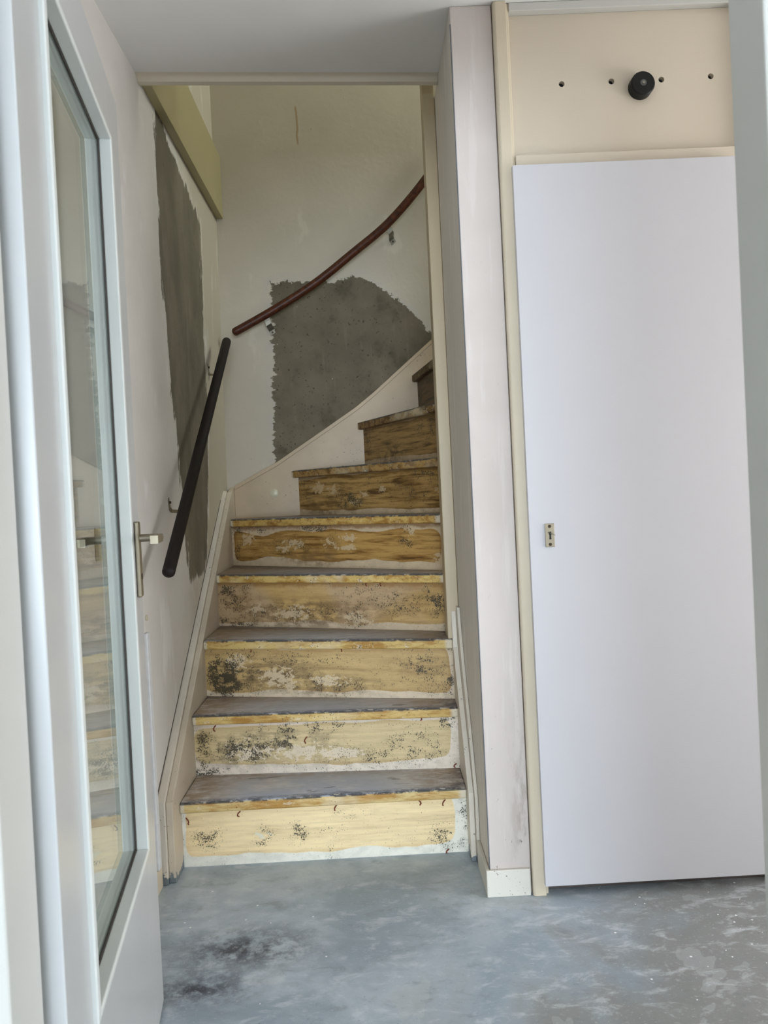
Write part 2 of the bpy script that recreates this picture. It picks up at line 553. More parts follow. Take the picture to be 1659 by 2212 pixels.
M_BLACK = plain('black_rubber', (13, 14, 14), 0.5, 0.0, 0.3)
M_STEEL = plain('brushed_nickel', (158, 149, 130), 0.5, 1.0)
M_CHROME = plain('bright_steel', (146, 141, 128), 0.55, 1.0)
M_IVORY = plain('ivory_plastic', (206, 198, 172), 0.35)
M_WPLAST = plain('white_plastic', (226, 228, 232), 0.35)
M_RUST = plain('rust_brown_glue', (120, 58, 36), 0.7)
M_SCREW = plain('dark_screw', (70, 58, 46), 0.5, 0.7)
M_KICK = plain('dusty_plinth', (98, 90, 86), 0.9)
M_STR = stringer_mat('stringer_paint', (206, 192, 172), 0.6)
M_STRB = stringer_mat('back_stringer_paint', (178, 156, 125), 0.8)
M_STRT = stringer_mat('stringer_trim_paint', (218, 209, 194), 0.8)
M_RAILD = wood_mat('dark_stained_handrail', (25, 15, 12), (16, 11, 9), 0.6, (3, 0.6, 0.6))
M_RAILR = wood_mat('mahogany_handrail', (86, 42, 20), (52, 24, 12), 0.45, (0.6, 3, 0.6))
M_GLASS = glass_mat()


# ------------------------------------------------------------------ mesh helpers
def box(bm, x0, x1, y0, y1, z0, z1):
    vs_ = [bm.verts.new(c) for c in ((x0, y0, z0), (x1, y0, z0), (x1, y1, z0), (x0, y1, z0), (x0, y0, z1), (x1, y0, z1), (x1, y1, z1), (x0, y1, z1))]
    for f in ((3, 2, 1, 0), (4, 5, 6, 7), (0, 1, 5, 4), (1, 2, 6, 5), (2, 3, 7, 6), (3, 0, 4, 7)):
        bm.faces.new([vs_[i] for i in f])


def loft(bm, a, b):
    """closed solid between two equal rings of points"""
    va = [bm.verts.new(p) for p in a]
    vb = [bm.verts.new(p) for p in b]
    n = len(a)
    bm.faces.new(va)
    bm.faces.new(vb[::-1])
    for i in range(n):
        j = (i + 1) % n
        bm.faces.new((va[j], va[i], vb[i], vb[j]))


def prism_x(bm, yz, x0, x1):
    loft(bm, [(x0, y, z) for y, z in yz], [(x1, y, z) for y, z in yz])


def prism_y(bm, xz, y0, y1):
    loft(bm, [(x, y0, z) for x, z in xz], [(x, y1, z) for x, z in xz])


def prism_z(bm, xy, z0, z1):
    loft(bm, [(x, y, z0) for x, y in xy], [(x, y, z1) for x, y in xy])


def cyl(bm, c, axis, r, h, n=24, r2=None):
    axis = Vector(axis).normalized()
    a = axis.orthogonal().normalized()
    b = axis.cross(a)
    r2 = r if r2 is None else r2
    c = Vector(c)
    ra = [c + (a * math.cos(t) + b * math.sin(t)) * r for t in [2 * math.pi * i / n for i in range(n)]]
    rb = [c + axis * h + (a * math.cos(t) + b * math.sin(t)) * r2 for t in [2 * math.pi * i / n for i in range(n)]]
    loft(bm, ra, rb)


def tube(bm, pts, r, n=16, dome=True):
    """round bar along a polyline with domed ends"""
    pts = [Vector(p) for p in pts]
    tang = []
    for i in range(len(pts)):
        a = pts[max(0, i - 1)]
        b = pts[min(len(pts) - 1, i + 1)]
        tang.append((b - a).normalized())
    spine = []
    if dome:
        for k in range(4, 0, -1):
            ang = math.pi / 2 * k / 4.6
            spine.append((pts[0] - tang[0] * r * 0.75 * math.sin(ang), tang[0], r * math.cos(ang)))
    for p, t in zip(pts, tang):
        spine.append((p, t, r))
    if dome:
        for k in range(1, 5):
            ang = math.pi / 2 * k / 4.6
            spine.append((pts[-1] + tang[-1] * r * 0.75 * math.sin(ang), tang[-1], r * math.cos(ang)))
    a = tang[0].orthogonal().normalized()
    rings = []
    for c, t, rr in spine:
        a = (a - t * a.dot(t)).normalized()
        b = t.cross(a)
        rings.append([bm.verts.new(c + (a * math.cos(2 * math.pi * i / n) + b * math.sin(2 * math.pi * i / n)) * rr) for i in range(n)])
    for q in range(len(rings) - 1):
        for i in range(n):
            j = (i + 1) % n
            bm.faces.new((rings[q][i], rings[q][j], rings[q + 1][j], rings[q + 1][i]))
    bm.faces.new(rings[0][::-1])
    bm.faces.new(rings[-1])


def ribbon(bm, path, width_dir, w, th):
    """bent metal strip: a polyline swept with a flat section (width w along width_dir, thickness th)"""
    wd = Vector(width_dir).normalized() * (w / 2)
    path = [Vector(p) for p in path]
    rings = []
    for i, p in enumerate(path):
        t = (path[min(i + 1, len(path) - 1)] - path[max(i - 1, 0)]).normalized()
        nrm = t.cross(wd).normalized() * (th / 2)
        rings.append([bm.verts.new(p + wd + nrm), bm.verts.new(p - wd + nrm), bm.verts.new(p - wd - nrm), bm.verts.new(p + wd - nrm)])
    for q in range(len(rings) - 1):
        for i in range(4):
            j = (i + 1) % 4
            bm.faces.new((rings[q][i], rings[q][j], rings[q + 1][j], rings[q + 1][i]))
    bm.faces.new(rings[0][::-1])
    bm.faces.new(rings[-1])


def empty(name, loc):
    o = bpy.data.objects.new(name, None)
    COL.objects.link(o)
    o.location = loc
    o.empty_display_size = 0.1
    return o


def mk(name, bm, mat, parent=None, bevel=0.0, seg=2, smooth=False, uvf=None):
    bmesh.ops.recalc_face_normals(bm, faces=bm.faces[:])
    if bevel:
        es = [e for e in bm.edges if len(e.link_faces) == 2 and e.calc_face_angle(0) > 0.5]
        bmesh.ops.bevel(bm, geom=es, offset=bevel, segments=seg, affect='EDGES', profile=0.5, clamp_overlap=True)
    me = bpy.data.meshes.new(name)
    bm.to_mesh(me)
    bm.free()
    if uvf:
        uvl = me.uv_layers.new(name='UVMap')
        for lp in me.loops:
            uvl.data[lp.index].uv = uvf(me.vertices[lp.vertex_index].co)
    me.materials.append(mat)
    if smooth:
        me.polygons.foreach_set('use_smooth', [True] * len(me.polygons))
        me.set_sharp_from_angle(angle=0.7)
    o = bpy.data.objects.new(name, me)
    COL.objects.link(o)
    if parent:
        o.parent = parent
        # meshes are written in place: cancel the parents' offsets
        o.matrix_parent_inverse = Matrix.Translation(-parent.location) if parent.type == 'EMPTY' else Matrix.Identity(4)
    return o


def tag(o, label, cat=None, kind=None, group=None):
    o['label'] = label
    if cat:
        o['category'] = cat
    if kind:
        o['kind'] = kind
    if group:
        o['group'] = group
    return o


def B():
    return bmesh.new()


def bx(name, x0, x1, y0, y1, z0, z1, mat, parent=None, bevel=0.0, seg=2):
    b = B()
    box(b, x0, x1, y0, y1, z0, z1)
    return mk(name, b, mat, parent, bevel, seg)


# ------------------------------------------------------------------ measures
XW = -0.675          # left wall at eye level; it leans a little: -0.695 at the floor, -0.668 at the ceiling
XL = -0.645          # left stringer, inner face
XR = 0.2577          # right stringer, inner face
XP = 0.2857          # pier, stair side
YP = 2.2154          # pier and cupboard front
YB = 3.7644          # back stringer face
YBW = 3.795          # back wall
HC = 2.4972          # hall ceiling
RH = 0.2129          # rise
YF = 0.955           # hall side of the doorway wall


def xw(z):
    return -0.695 + 0.0108 * min(z, 2.5)


def S(o, label, cat):
    return tag(o, label, cat, 'structure')


# ------------------------------------------------------------------ setting
S(bx('floor', -2.0, 3.3, -7.2, 3.9, -0.12, 0.0, M_FLOOR), 'worn bluish grey concrete floor with paint drops in front of the stairs', 'floor')

b = B()
prism_z(b, [(XW - 0.1, 0.87), (3.3, 0.87), (3.3, 2.66), (XP + 0.05, 2.60), (XP, 2.585), (XW - 0.1, 2.508)], HC, 2.78)
S(mk('ceiling', b, M_CEIL), 'plain off-white hall ceiling ending at the stair opening', 'ceiling')

b = B()
prism_y(b, [(-0.80, 0.0), (xw(0), 0.0), (xw(2.5), 2.5), (xw(2.5), 5.3), (-0.80, 5.3)], YF, YBW + 0.1)
S(mk('wall_left', b, M_LEFT), 'off-white left plaster wall with a tall bare grey cement patch beside the stairs', 'wall')
S(bx('wall_back', xw(0), 3.3, YBW, YBW + 0.1, 0, 5.3, M_BACK), 'dull white back wall with a wide ragged grey cement patch under the curved handrail', 'wall')

# pier between stairs and cupboard
pier = S(bx('wall_right', XP, 0.402, YP, 2.80, 0, HC, M_PIER, bevel=0.003), 'narrow plastered pier between the staircase and the white cupboard door', 'wall')
b = B()
box(b, XP - 0.0012, XP + 0.0010, YP - 0.0010, YP + 0.002, 0.076, HC - 0.05)
mk('corner_bead', b, plain('grey_corner_bead', (88, 94, 100), 0.7), pier)

# pier baseboard: two mitred boards
bb = S(empty('baseboard_right', (XP, YP, 0)), 'scuffed white baseboard wrapped round the foot of the plastered pier', 'baseboard')
b = B()
prism_z(b, [(XP - 0.011, YP - 0.011), (0.398, YP - 0.011), (0.398, YP - 0.0005), (XP - 0.0005, YP - 0.0005)], 0.0, 0.076)
mk('board', b, M_BASEB, bb, 0.002)
b = B()
prism_z(b, [(XP - 0.0115, YP - 0.0105), (XP - 0.0008, YP), (XP - 0.0008, 2.40), (XP - 0.0115, 2.40)], 0.0, 0.076)
mk('board', b, M_BASEB, bb, 0.002)

b = B()
prism_x(b, [(0.98, 0.0), (2.375, 0.0), (2.375, 0.07), (0.98, 0.07)], xw(0) + 0.001, xw(0) + 0.015)
S(mk('baseboard_left', b, M_CREAM, None, 0.003), 'cream baseboard at the foot of the left wall beside the stair stringer', 'baseboard')

# lip along the edge of the ceiling over the stairs
e0, e1 = Vector((xw(2.5) + 0.0005, 2.508, 0)), Vector((XP - 0.001, 2.583, 0))
b = B()
prof = [(-0.022, HC - 0.0002), (-0.013, HC - 0.0015), (-0.006, HC - 0.004), (-0.002, HC - 0.008), (0.000, HC - 0.013), (0.003, HC - 0.017), (0.022, HC - 0.019), (0.022, HC + 0.25), (0.002, HC + 0.25), (0.002, HC + 0.0005), (-0.015, HC + 0.0005)]
loft(b, [(e0.x, e0.y + d, z) for d, z in prof], [(e1.x, e1.y + d, z) for d, z in prof])
S(mk('trim_1', b, M_LIP, None, 0, smooth=True), 'rounded off-white lip along the ceiling edge above the stair opening', 'trim')
# fascia board along the left wall
S(bx('trim_2', xw(2.5) + 0.0005, -0.636, 2.54, YBW - 0.001, 2.492, 2.785, M_FASC, bevel=0.002), 'yellowed fascia board high on the left wall above the stairs', 'trim')

# front wall of the hall (the doorway the photo is taken from) and the glazed front door opening
S(bx('wall_front', -1.95, -0.500, 0.875, YF, 0, 5.3, M_WALL), 'white wall left of the doorway', 'wall')
S(bx('wall_front_right', 0.535, 3.3, 0.875, YF, 0, 5.3, M_WALL), 'white wall right of the doorway', 'wall')
S(bx('wall_front_above', -0.500, 0.535, 0.875, YF, 2.16, 5.3, M_WALL), 'white wall above the doorway', 'wall')
w1 = S(empty('window_1', (3.19, 1.58, 0.2)), 'white framed window at the right end of the hall', 'window')
for (y0, y1, z0, z1) in ((0.98, 1.03, 0.08, 2.02), (2.13, 2.18, 0.08, 2.02), (1.03, 2.13, 1.97, 2.02), (1.03, 2.13, 0.08, 0.13)):
    bx('window_frame', 3.12, 3.199, y0, y1, z0, z1, M_FRAME, w1, 0.003)
S(bx('wall_hall_end', 3.2, 3.3, YF, YBW, 0, 5.3, M_WALL), 'white end wall of the hall', 'wall')
S(bx('wall_cupboard', 1.141, 3.2, YP, YP + 0.08, 0, HC, M_WALL), 'white wall right of the cupboard', 'wall')
S(bx('wall_partition', XP, 3.2, 2.80, 2.88, 0, 2.785, M_WALL), 'wall between the cupboard and the upper stairs', 'wall')
S(bx('ceiling_landing', XW - 0.1, 3.3, 0.87, YBW + 0.1, 5.2, 5.3, M_WALL), 'white ceiling over the landing', 'ceiling')

# the room behind the camera
S(bx('wall_room_left', -2.0, -1.9, -7.2, 0.875, 0, 2.6, M_WALL), 'white left wall of the room behind', 'wall')
S(bx('wall_room_right', 2.4, 2.5, -7.2, 0.875, 0, 2.6, M_WALL), 'white right wall of the room behind', 'wall')
S(bx('wall_room_rear', -2.0, 2.5, -7.2, -7.1, 0, 2.6, M_WALL), 'white rear wall of the room behind', 'wall')
S(bx('ceiling_room', -2.0, 2.5, -7.2, 0.875, 2.6, 2.7, M_WALL), 'white ceiling of the room behind', 'ceiling')

# door frame of the doorway
df = S(empty('trim_3', (-0.42, 0.9, 0)), 'white painted door frame at both sides of the doorway', 'door frame')
bx('frame_jamb', -0.500, -0.4235, 0.868, 0.952, 0, 2.16, M_FRAME, df, 0.004, 3)
bx('frame_jamb', 0.4575, 0.535, 0.868, 0.952, 0, 2.16, M_FRAME, df, 0.004, 3)
bx('frame_head', -0.4235, 0.4575, 0.868, 0.952, 2.095, 2.16, M_FRAME, df, 0.004)

# ------------------------------------------------------------------ staircase
st = tag(empty('staircase', (-0.2, 2.45, 0)), 'old winding wooden staircase with yellowed glue-stained risers and worn grey treads', 'staircase')
# nosing lines: left end, right end
NOSE = [
    ((XL, 2.469), (XR, 2.470)),
    ((XL, 2.6895), (XR, 2.626)),
    ((XL, 2.925), (XR, 2.708)),
    ((XL, 3.226), (0.262, 2.836)),
    ((XL, 3.611), (0.262, 2.93)),
    ((-0.3717, YB), (0.285, 2.985)),
    ((-0.0466, YB), (0.30, 2.955)),
    ((0.2235, YB), (0.335, 2.955)),
    ((0.48, YB), (0.40, 2.955)),
]
OVER = 0.026
TH = 0.034


def off_line(a, b_, d):
    """the line a-b moved d towards the back (to the left of the walking direction's normal)"""
    a, b_ = Vector(a), Vector(b_)
    t = (b_ - a).normalized()
    n = Vector((-t.y, t.x))
    if n.y < 0 or (abs(n.y) < 0.3 and n.x < 0):
        n = -n
    return a + n * d, b_ + n * d


def clip_ends(a, b_, k):
    """stretch an offset line back to the stringer faces at its two ends"""
    t = b_ - a
    if k < 5:
        s0 = (XL - a.x) / t.x
    else:
        s0 = (YB - a.y) / t.y
    return a + t * s0, b_


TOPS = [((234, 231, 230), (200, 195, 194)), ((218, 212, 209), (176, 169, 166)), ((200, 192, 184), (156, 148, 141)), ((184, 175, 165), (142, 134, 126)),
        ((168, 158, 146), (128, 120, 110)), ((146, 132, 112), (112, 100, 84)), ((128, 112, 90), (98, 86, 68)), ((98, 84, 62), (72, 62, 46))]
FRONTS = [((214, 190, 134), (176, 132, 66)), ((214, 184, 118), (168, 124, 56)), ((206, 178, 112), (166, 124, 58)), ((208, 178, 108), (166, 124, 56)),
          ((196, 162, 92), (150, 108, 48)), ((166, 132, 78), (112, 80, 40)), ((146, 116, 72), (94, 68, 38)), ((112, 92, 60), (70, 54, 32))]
for k in range(8):
    (a, b_) = NOSE[k]
    a, b_ = Vector(a), Vector(b_)
    z1 = RH * (k + 1)
    na, nb = NOSE[k + 1]
    ba, bb_ = off_line(na, nb, OVER + 0.018)
    ba, bb_ = clip_ends(ba, bb_, k + 1)
    poly = [a, b_]
    poly.append(bb_)
    poly.append(ba)
    if k + 1 >= 5 and k < 5:           # the corner tread reaches the corner of the two walls
        poly.append(Vector((XL, YB)))
    pts = [(q.x, q.y) for q in poly]
    bm = B()
    prism_z(bm, pts, z1 - TH, z1)
    t = (b_ - a)
    L = t.length
    td = t.normalized()
    nd = Vector((-td.y, td.x))
    D = 0.24

    def uvf(co, a=a, td=td, nd=nd, L=L, D=D):
        q = Vector((co.x, co.y)) - a
        return (q.dot(td) / L, q.dot(nd) / D)
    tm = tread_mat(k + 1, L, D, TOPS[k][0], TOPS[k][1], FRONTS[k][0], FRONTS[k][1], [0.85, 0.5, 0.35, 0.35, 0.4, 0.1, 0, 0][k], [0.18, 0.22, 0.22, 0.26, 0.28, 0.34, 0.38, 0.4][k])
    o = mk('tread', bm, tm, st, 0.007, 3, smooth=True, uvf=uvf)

R_SPEC = {  # upper risers darker: brown staining plus light falloff put into the colours
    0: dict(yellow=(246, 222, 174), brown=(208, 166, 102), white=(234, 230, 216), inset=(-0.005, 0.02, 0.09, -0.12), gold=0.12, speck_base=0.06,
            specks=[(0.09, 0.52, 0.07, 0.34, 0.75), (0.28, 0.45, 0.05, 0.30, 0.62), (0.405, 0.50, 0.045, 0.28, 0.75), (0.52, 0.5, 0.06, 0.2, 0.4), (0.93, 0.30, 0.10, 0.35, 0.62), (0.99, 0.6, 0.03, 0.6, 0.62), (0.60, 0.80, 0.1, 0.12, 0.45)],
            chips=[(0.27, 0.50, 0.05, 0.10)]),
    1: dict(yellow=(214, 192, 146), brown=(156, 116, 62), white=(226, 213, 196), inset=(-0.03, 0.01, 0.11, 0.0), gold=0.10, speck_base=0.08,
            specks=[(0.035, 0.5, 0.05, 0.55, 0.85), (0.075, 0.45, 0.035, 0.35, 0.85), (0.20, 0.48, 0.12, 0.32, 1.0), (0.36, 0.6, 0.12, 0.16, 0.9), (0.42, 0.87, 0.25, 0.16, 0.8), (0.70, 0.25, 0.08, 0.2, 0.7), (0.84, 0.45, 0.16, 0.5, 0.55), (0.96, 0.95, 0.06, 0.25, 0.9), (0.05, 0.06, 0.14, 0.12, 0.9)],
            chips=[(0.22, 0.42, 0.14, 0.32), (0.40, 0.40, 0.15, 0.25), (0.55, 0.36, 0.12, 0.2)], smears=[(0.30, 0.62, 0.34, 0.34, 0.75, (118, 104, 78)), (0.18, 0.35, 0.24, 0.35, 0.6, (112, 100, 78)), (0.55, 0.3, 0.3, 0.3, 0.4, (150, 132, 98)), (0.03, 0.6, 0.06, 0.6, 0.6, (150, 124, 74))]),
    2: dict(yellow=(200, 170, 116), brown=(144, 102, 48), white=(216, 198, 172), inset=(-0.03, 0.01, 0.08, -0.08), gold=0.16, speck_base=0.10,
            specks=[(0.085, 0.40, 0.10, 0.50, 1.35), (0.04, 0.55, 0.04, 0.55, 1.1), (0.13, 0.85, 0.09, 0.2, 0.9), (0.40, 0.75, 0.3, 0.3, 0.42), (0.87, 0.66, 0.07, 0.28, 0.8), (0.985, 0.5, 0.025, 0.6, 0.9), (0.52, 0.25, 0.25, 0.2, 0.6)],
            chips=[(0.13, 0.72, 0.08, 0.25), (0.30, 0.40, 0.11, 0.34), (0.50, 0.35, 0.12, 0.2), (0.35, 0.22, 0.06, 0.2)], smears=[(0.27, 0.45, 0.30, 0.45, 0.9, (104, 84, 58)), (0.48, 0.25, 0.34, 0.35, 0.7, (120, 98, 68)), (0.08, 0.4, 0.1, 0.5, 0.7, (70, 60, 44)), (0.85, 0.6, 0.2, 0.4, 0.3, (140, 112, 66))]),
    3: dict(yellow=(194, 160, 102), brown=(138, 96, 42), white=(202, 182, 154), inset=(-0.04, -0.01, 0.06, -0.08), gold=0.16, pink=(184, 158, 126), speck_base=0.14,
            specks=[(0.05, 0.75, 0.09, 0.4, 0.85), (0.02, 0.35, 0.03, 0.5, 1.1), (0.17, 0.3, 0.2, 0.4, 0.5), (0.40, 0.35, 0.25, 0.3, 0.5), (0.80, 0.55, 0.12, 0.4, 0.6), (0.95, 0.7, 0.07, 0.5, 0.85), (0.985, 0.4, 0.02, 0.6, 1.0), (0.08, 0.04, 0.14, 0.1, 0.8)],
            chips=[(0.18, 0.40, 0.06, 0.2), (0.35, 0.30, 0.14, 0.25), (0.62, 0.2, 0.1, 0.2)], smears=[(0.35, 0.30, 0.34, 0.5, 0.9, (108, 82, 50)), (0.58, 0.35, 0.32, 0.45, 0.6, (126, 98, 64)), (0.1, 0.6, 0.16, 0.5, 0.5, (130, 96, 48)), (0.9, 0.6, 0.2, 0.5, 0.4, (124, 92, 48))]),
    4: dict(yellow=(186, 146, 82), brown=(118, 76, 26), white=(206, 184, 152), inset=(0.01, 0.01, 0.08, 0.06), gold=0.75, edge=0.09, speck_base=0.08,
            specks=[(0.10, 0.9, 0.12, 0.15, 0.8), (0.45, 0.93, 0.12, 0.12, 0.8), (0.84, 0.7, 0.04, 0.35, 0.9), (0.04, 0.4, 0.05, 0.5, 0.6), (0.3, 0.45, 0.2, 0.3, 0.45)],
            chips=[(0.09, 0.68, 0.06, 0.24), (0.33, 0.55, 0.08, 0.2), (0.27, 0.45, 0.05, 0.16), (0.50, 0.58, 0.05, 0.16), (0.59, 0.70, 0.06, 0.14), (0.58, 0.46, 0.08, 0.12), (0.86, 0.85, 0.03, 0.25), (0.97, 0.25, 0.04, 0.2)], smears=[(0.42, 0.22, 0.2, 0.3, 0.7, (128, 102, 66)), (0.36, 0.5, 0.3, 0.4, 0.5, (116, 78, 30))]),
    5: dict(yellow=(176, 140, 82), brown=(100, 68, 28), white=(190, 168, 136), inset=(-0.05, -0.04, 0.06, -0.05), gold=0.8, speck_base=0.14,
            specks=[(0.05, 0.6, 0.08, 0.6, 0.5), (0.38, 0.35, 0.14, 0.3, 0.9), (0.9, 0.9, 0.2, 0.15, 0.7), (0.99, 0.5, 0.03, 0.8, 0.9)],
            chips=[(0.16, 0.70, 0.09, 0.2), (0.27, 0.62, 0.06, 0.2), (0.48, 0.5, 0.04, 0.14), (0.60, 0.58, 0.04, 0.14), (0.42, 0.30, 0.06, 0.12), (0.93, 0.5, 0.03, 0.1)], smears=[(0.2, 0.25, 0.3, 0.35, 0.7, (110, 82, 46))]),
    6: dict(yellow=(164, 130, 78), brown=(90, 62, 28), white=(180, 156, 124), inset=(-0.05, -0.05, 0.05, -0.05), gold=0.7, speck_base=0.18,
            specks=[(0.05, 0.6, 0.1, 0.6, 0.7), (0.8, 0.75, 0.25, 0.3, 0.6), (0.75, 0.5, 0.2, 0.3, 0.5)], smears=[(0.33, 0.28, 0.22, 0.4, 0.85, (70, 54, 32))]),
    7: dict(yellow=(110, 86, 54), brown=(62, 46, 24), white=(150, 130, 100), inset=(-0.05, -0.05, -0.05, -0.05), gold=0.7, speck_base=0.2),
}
GLUE = {0: [(0.015, 0.82), (0.205, 0.90), (0.545, 0.92), (0.83, 0.93), (0.925, 0.90), (0.93, 0.03)], 1: [(0.085, 0.90), (0.855, 0.97), (0.985, 0.05), (0.43, 0.62)], 3: [(0.675, 0.96), (0.735, 0.97)], 2: [(0.56, 0.97), (0.19, 0.98)]}
for k in range(8):
    a, b_ = NOSE[k]
    a, b_ = off_line(a, b_, OVER)
    a, b_ = clip_ends(a, b_, k)
    a2, b2 = off_line(a, b_, 0.016)
    z0 = RH * k + (0.0 if k == 0 else 0.0003)
    z1 = RH * (k + 1) - TH - 0.0003
    t = b_ - a
    L = t.length
    td = t.normalized()

    def uvr(co, a=a, td=td, L=L, z0=z0, z1=z1):
        q = Vector((co.x, co.y)) - a
        return (q.dot(td) / L, (co.z - z0) / (z1 - z0))
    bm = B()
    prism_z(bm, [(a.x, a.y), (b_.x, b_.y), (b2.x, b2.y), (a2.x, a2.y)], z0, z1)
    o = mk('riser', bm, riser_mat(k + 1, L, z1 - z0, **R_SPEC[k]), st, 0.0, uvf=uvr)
    nf = Vector((td.y, -td.x))
    if nf.y > 0:
        nf = -nf
    for (gu, gv) in GLUE.get(k, ()):
        base = a + td * (gu * L)
        zc = z0 + gv * (z1 - z0)
        s = random.choice((-1, 1))
        hh = random.uniform(0.012, 0.022)
        path = []
        for j in range(7):
            ang = j / 6 * math.pi * random.uniform(0.85, 1.2)
            q = base + td * (s * 0.005 * math.sin(ang) + s * 0.001 * j) + nf * (0.002 + 0.003 * math.sin(ang))
            path.append((q.x, q.y, zc + hh * 0.5 - hh * j / 6 * 1.0))
        bm = B()
        tube(bm, path, 0.0021, 6)
        mk('glue_remnant', bm, M_RUST, o, smooth=True)

# stringers
LEFT_TOP = [(2.392, 0.245), (3.63, 1.145), (3.70, 1.19), (YBW - 0.001, 1.215)]
b = B()
prism_x(b, [(2.392, 0.001)] + LEFT_TOP + [(YBW - 0.001, 0.001)], -0.6655, XL)
o = mk('stringer', b, M_STR, st, 0.002)
b = B()
top2 = [(y - 0.010, z + 0.007) for y, z in LEFT_TOP[:-1]]
low2 = [(y + 0.03, z - 0.02) for y, z in LEFT_TOP[:-1]]
prism_x(b, [(2.38, 0.001)] + top2 + low2[::-1] + [(2.41, 0.001)], -0.6905, -0.666)
t4 = S(mk('trim_4', b, M_STRT, None, 0.002), 'cream moulding between the left wall and the stair stringer', 'trim')
for (ya, za), (yb, zb) in (((2.379, 0.03), (2.379, 0.25)), ((2.379, 0.25), (3.61, 1.153))):
    # cracked joint between moulding and plaster
    b = B()
    ny, nz_ = (-0.003, 0.0) if ya == yb else (-0.0018, 0.0025)
    loft(b, [(xw(za) - 0.002, ya, za), (xw(za) + 0.0018, ya, za), (xw(za) + 0.0018, ya + ny, za + nz_), (xw(za) - 0.002, ya + ny, za + nz_)],
         [(xw(zb) - 0.002, yb, zb), (xw(zb) + 0.0018, yb, zb), (xw(zb) + 0.0018, yb + ny, zb + nz_), (xw(zb) - 0.002, yb + ny, zb + nz_)])
    mk('joint', b, M_JOINT, t4)
b = B()
back_top = [(XL - 0.028, 1.213), (-0.4345, 1.3193), (-0.2059, 1.4613), (-0.048, 1.5612), (0.0418, 1.629), (0.1852, 1.7485), (0.3425, 1.8785), (0.55, 2.06)]
prism_y(b, [(XL + 0.0005, 0.75)] + [(max(x, XL + 0.0005), z) for x, z in back_top] + [(0.55, 0.75)], YB, YBW - 0.0008)
mk('stringer', b, M_STRB, st, 0.0015)
b = B()
cap = [(x, z) for x, z in back_top[1:]]
cap = [(XL + 0.003, 1.2145)] + cap
prism_y(b, [(x, z + 0.004) for x, z in cap] + [(x + 0.004, z - 0.013) for x, z in cap[::-1]], YB - 0.006, YBW - 0.0012)
mk('stringer_trim', b, M_STRB, st, 0.0015)
b = B()
cyl(b, (-0.4542, YB + 0.0005, 1.1762), (0, -1, 0), 0.0205, 0.003, 32)
cyl(b, (-0.4542, YB - 0.0025, 1.1762), (0, -1, 0), 0.0205, 0.0045, 32, 0.012)
o = mk('cover_cap', b, M_IVORY, st, smooth=True)
o['label'] = 'round cream cover cap on the back stringer'
b = B()
RT = [(2.425, 0.212), (2.47, 0.275), (2.514, 0.349), (2.598, 0.468), (2.69, 0.615), (2.712, 0.735)]
prism_x(b, [(2.425, 0.001)] + RT + [(2.712, 0.001)], XR, XP - 0.0115)
mk('stringer', b, M_STRT, st, 0.002)
b = B()
RT2 = [(2.405, 0.205), (2.45, 0.30), (2.50, 0.40), (2.60, 0.57), (2.66, 0.70), (2.675, 0.752), (2.712, 0.752)]
prism_x(b, [(2.405, 0.001)] + RT2 + [(2.712, 0.001)], XP - 0.0110, XP - 0.0008)
mk('stringer_trim', b, M_STRT, st, 0.002)
bx('newel_post', 0.2435, XP - 0.0008, 2.714, 2.80, RH * 3 + 0.0005, 3.6, M_POST, st, 0.003)

# ------------------------------------------------------------------ handrails
def lerp(a, b_, t):
    return Vector(a) + (Vector(b_) - Vector(a)) * t


h1 = tag(empty('handrail', (-0.60, 2.3, 0.94)), 'straight near-black round handrail on the left wall', 'handrail')
p0, p1 = Vector((-0.60, 2.318, 0.953)), Vector((-0.60, 3.505, 1.852))
b = B()
tube(b, [lerp(p0, p1, t / 6) for t in range(7)], 0.0192, 20)
mk('rail', b, M_RAILD, h1, smooth=True)
rd = (p1 - p0).normalized()
for (yy, zz) in ((2.69, 1.150), (3.449, 1.726)):
    # point on the rail above the plate
    t = (yy + 0.02 - p0.y) / (p1.y - p0.y)
    q = lerp(p0, p1, t)
    q.y = min(q.y, 3.46)
    b = B()
    wdir = rd
    ribbon(b, [(xw(zz) + 0.0016, yy - 0.012, zz + 0.018), (xw(zz) + 0.0016, yy + 0.0, zz - 0.014), (xw(zz) + 0.006, yy + 0.006, zz - 0.024), (xw(zz) + 0.03, yy + 0.009, zz - 0.026), (-0.618, q.y + 0.004, q.z - 0.026), (-0.600, q.y + 0.008, q.z - 0.0205)], wdir, 0.016, 0.0026)
    br = mk('bracket', b, M_STEEL, h1, 0)
    b = B()
    cyl(b, (xw(zz) + 0.002, yy - 0.006, zz + 0.006), (1, 0, 0), 0.0045, 0.006, 14)
    mk('screw', b, M_SCREW, br, smooth=True)

h2 = tag(empty('handrail', (-0.60, 3.72, 1.93)), 'curved mahogany brown handrail rising across the back wall', 'handrail')
ctrl = [(-0.592, 1.937), (-0.4109, 2.029), (-0.2105, 2.1451), (-0.031, 2.2751), (0.1491, 2.4138), (0.3273, 2.6043), (0.47, 2.80)]
pts = []
for i in range(len(ctrl) - 1):
    q0 = Vector(ctrl[max(0, i - 1)]); q1 = Vector(ctrl[i]); q2 = Vector(ctrl[i + 1]); q3 = Vector(ctrl[min(len(ctrl) - 1, i + 2)])
    for j in range(6):
        t = j / 6
        q = 0.5 * ((2 * q1) + (q2 - q0) * t + (2 * q0 - 5 * q1 + 4 * q2 - q3) * t * t + (3 * q1 - q0 - 3 * q2 + q3) * t ** 3)
        pts.append((q.x, 3.712, q.y))
b = B()
tube(b, pts, 0.0192, 20)
mk('rail', b, M_RAILR, h2, smooth=True)
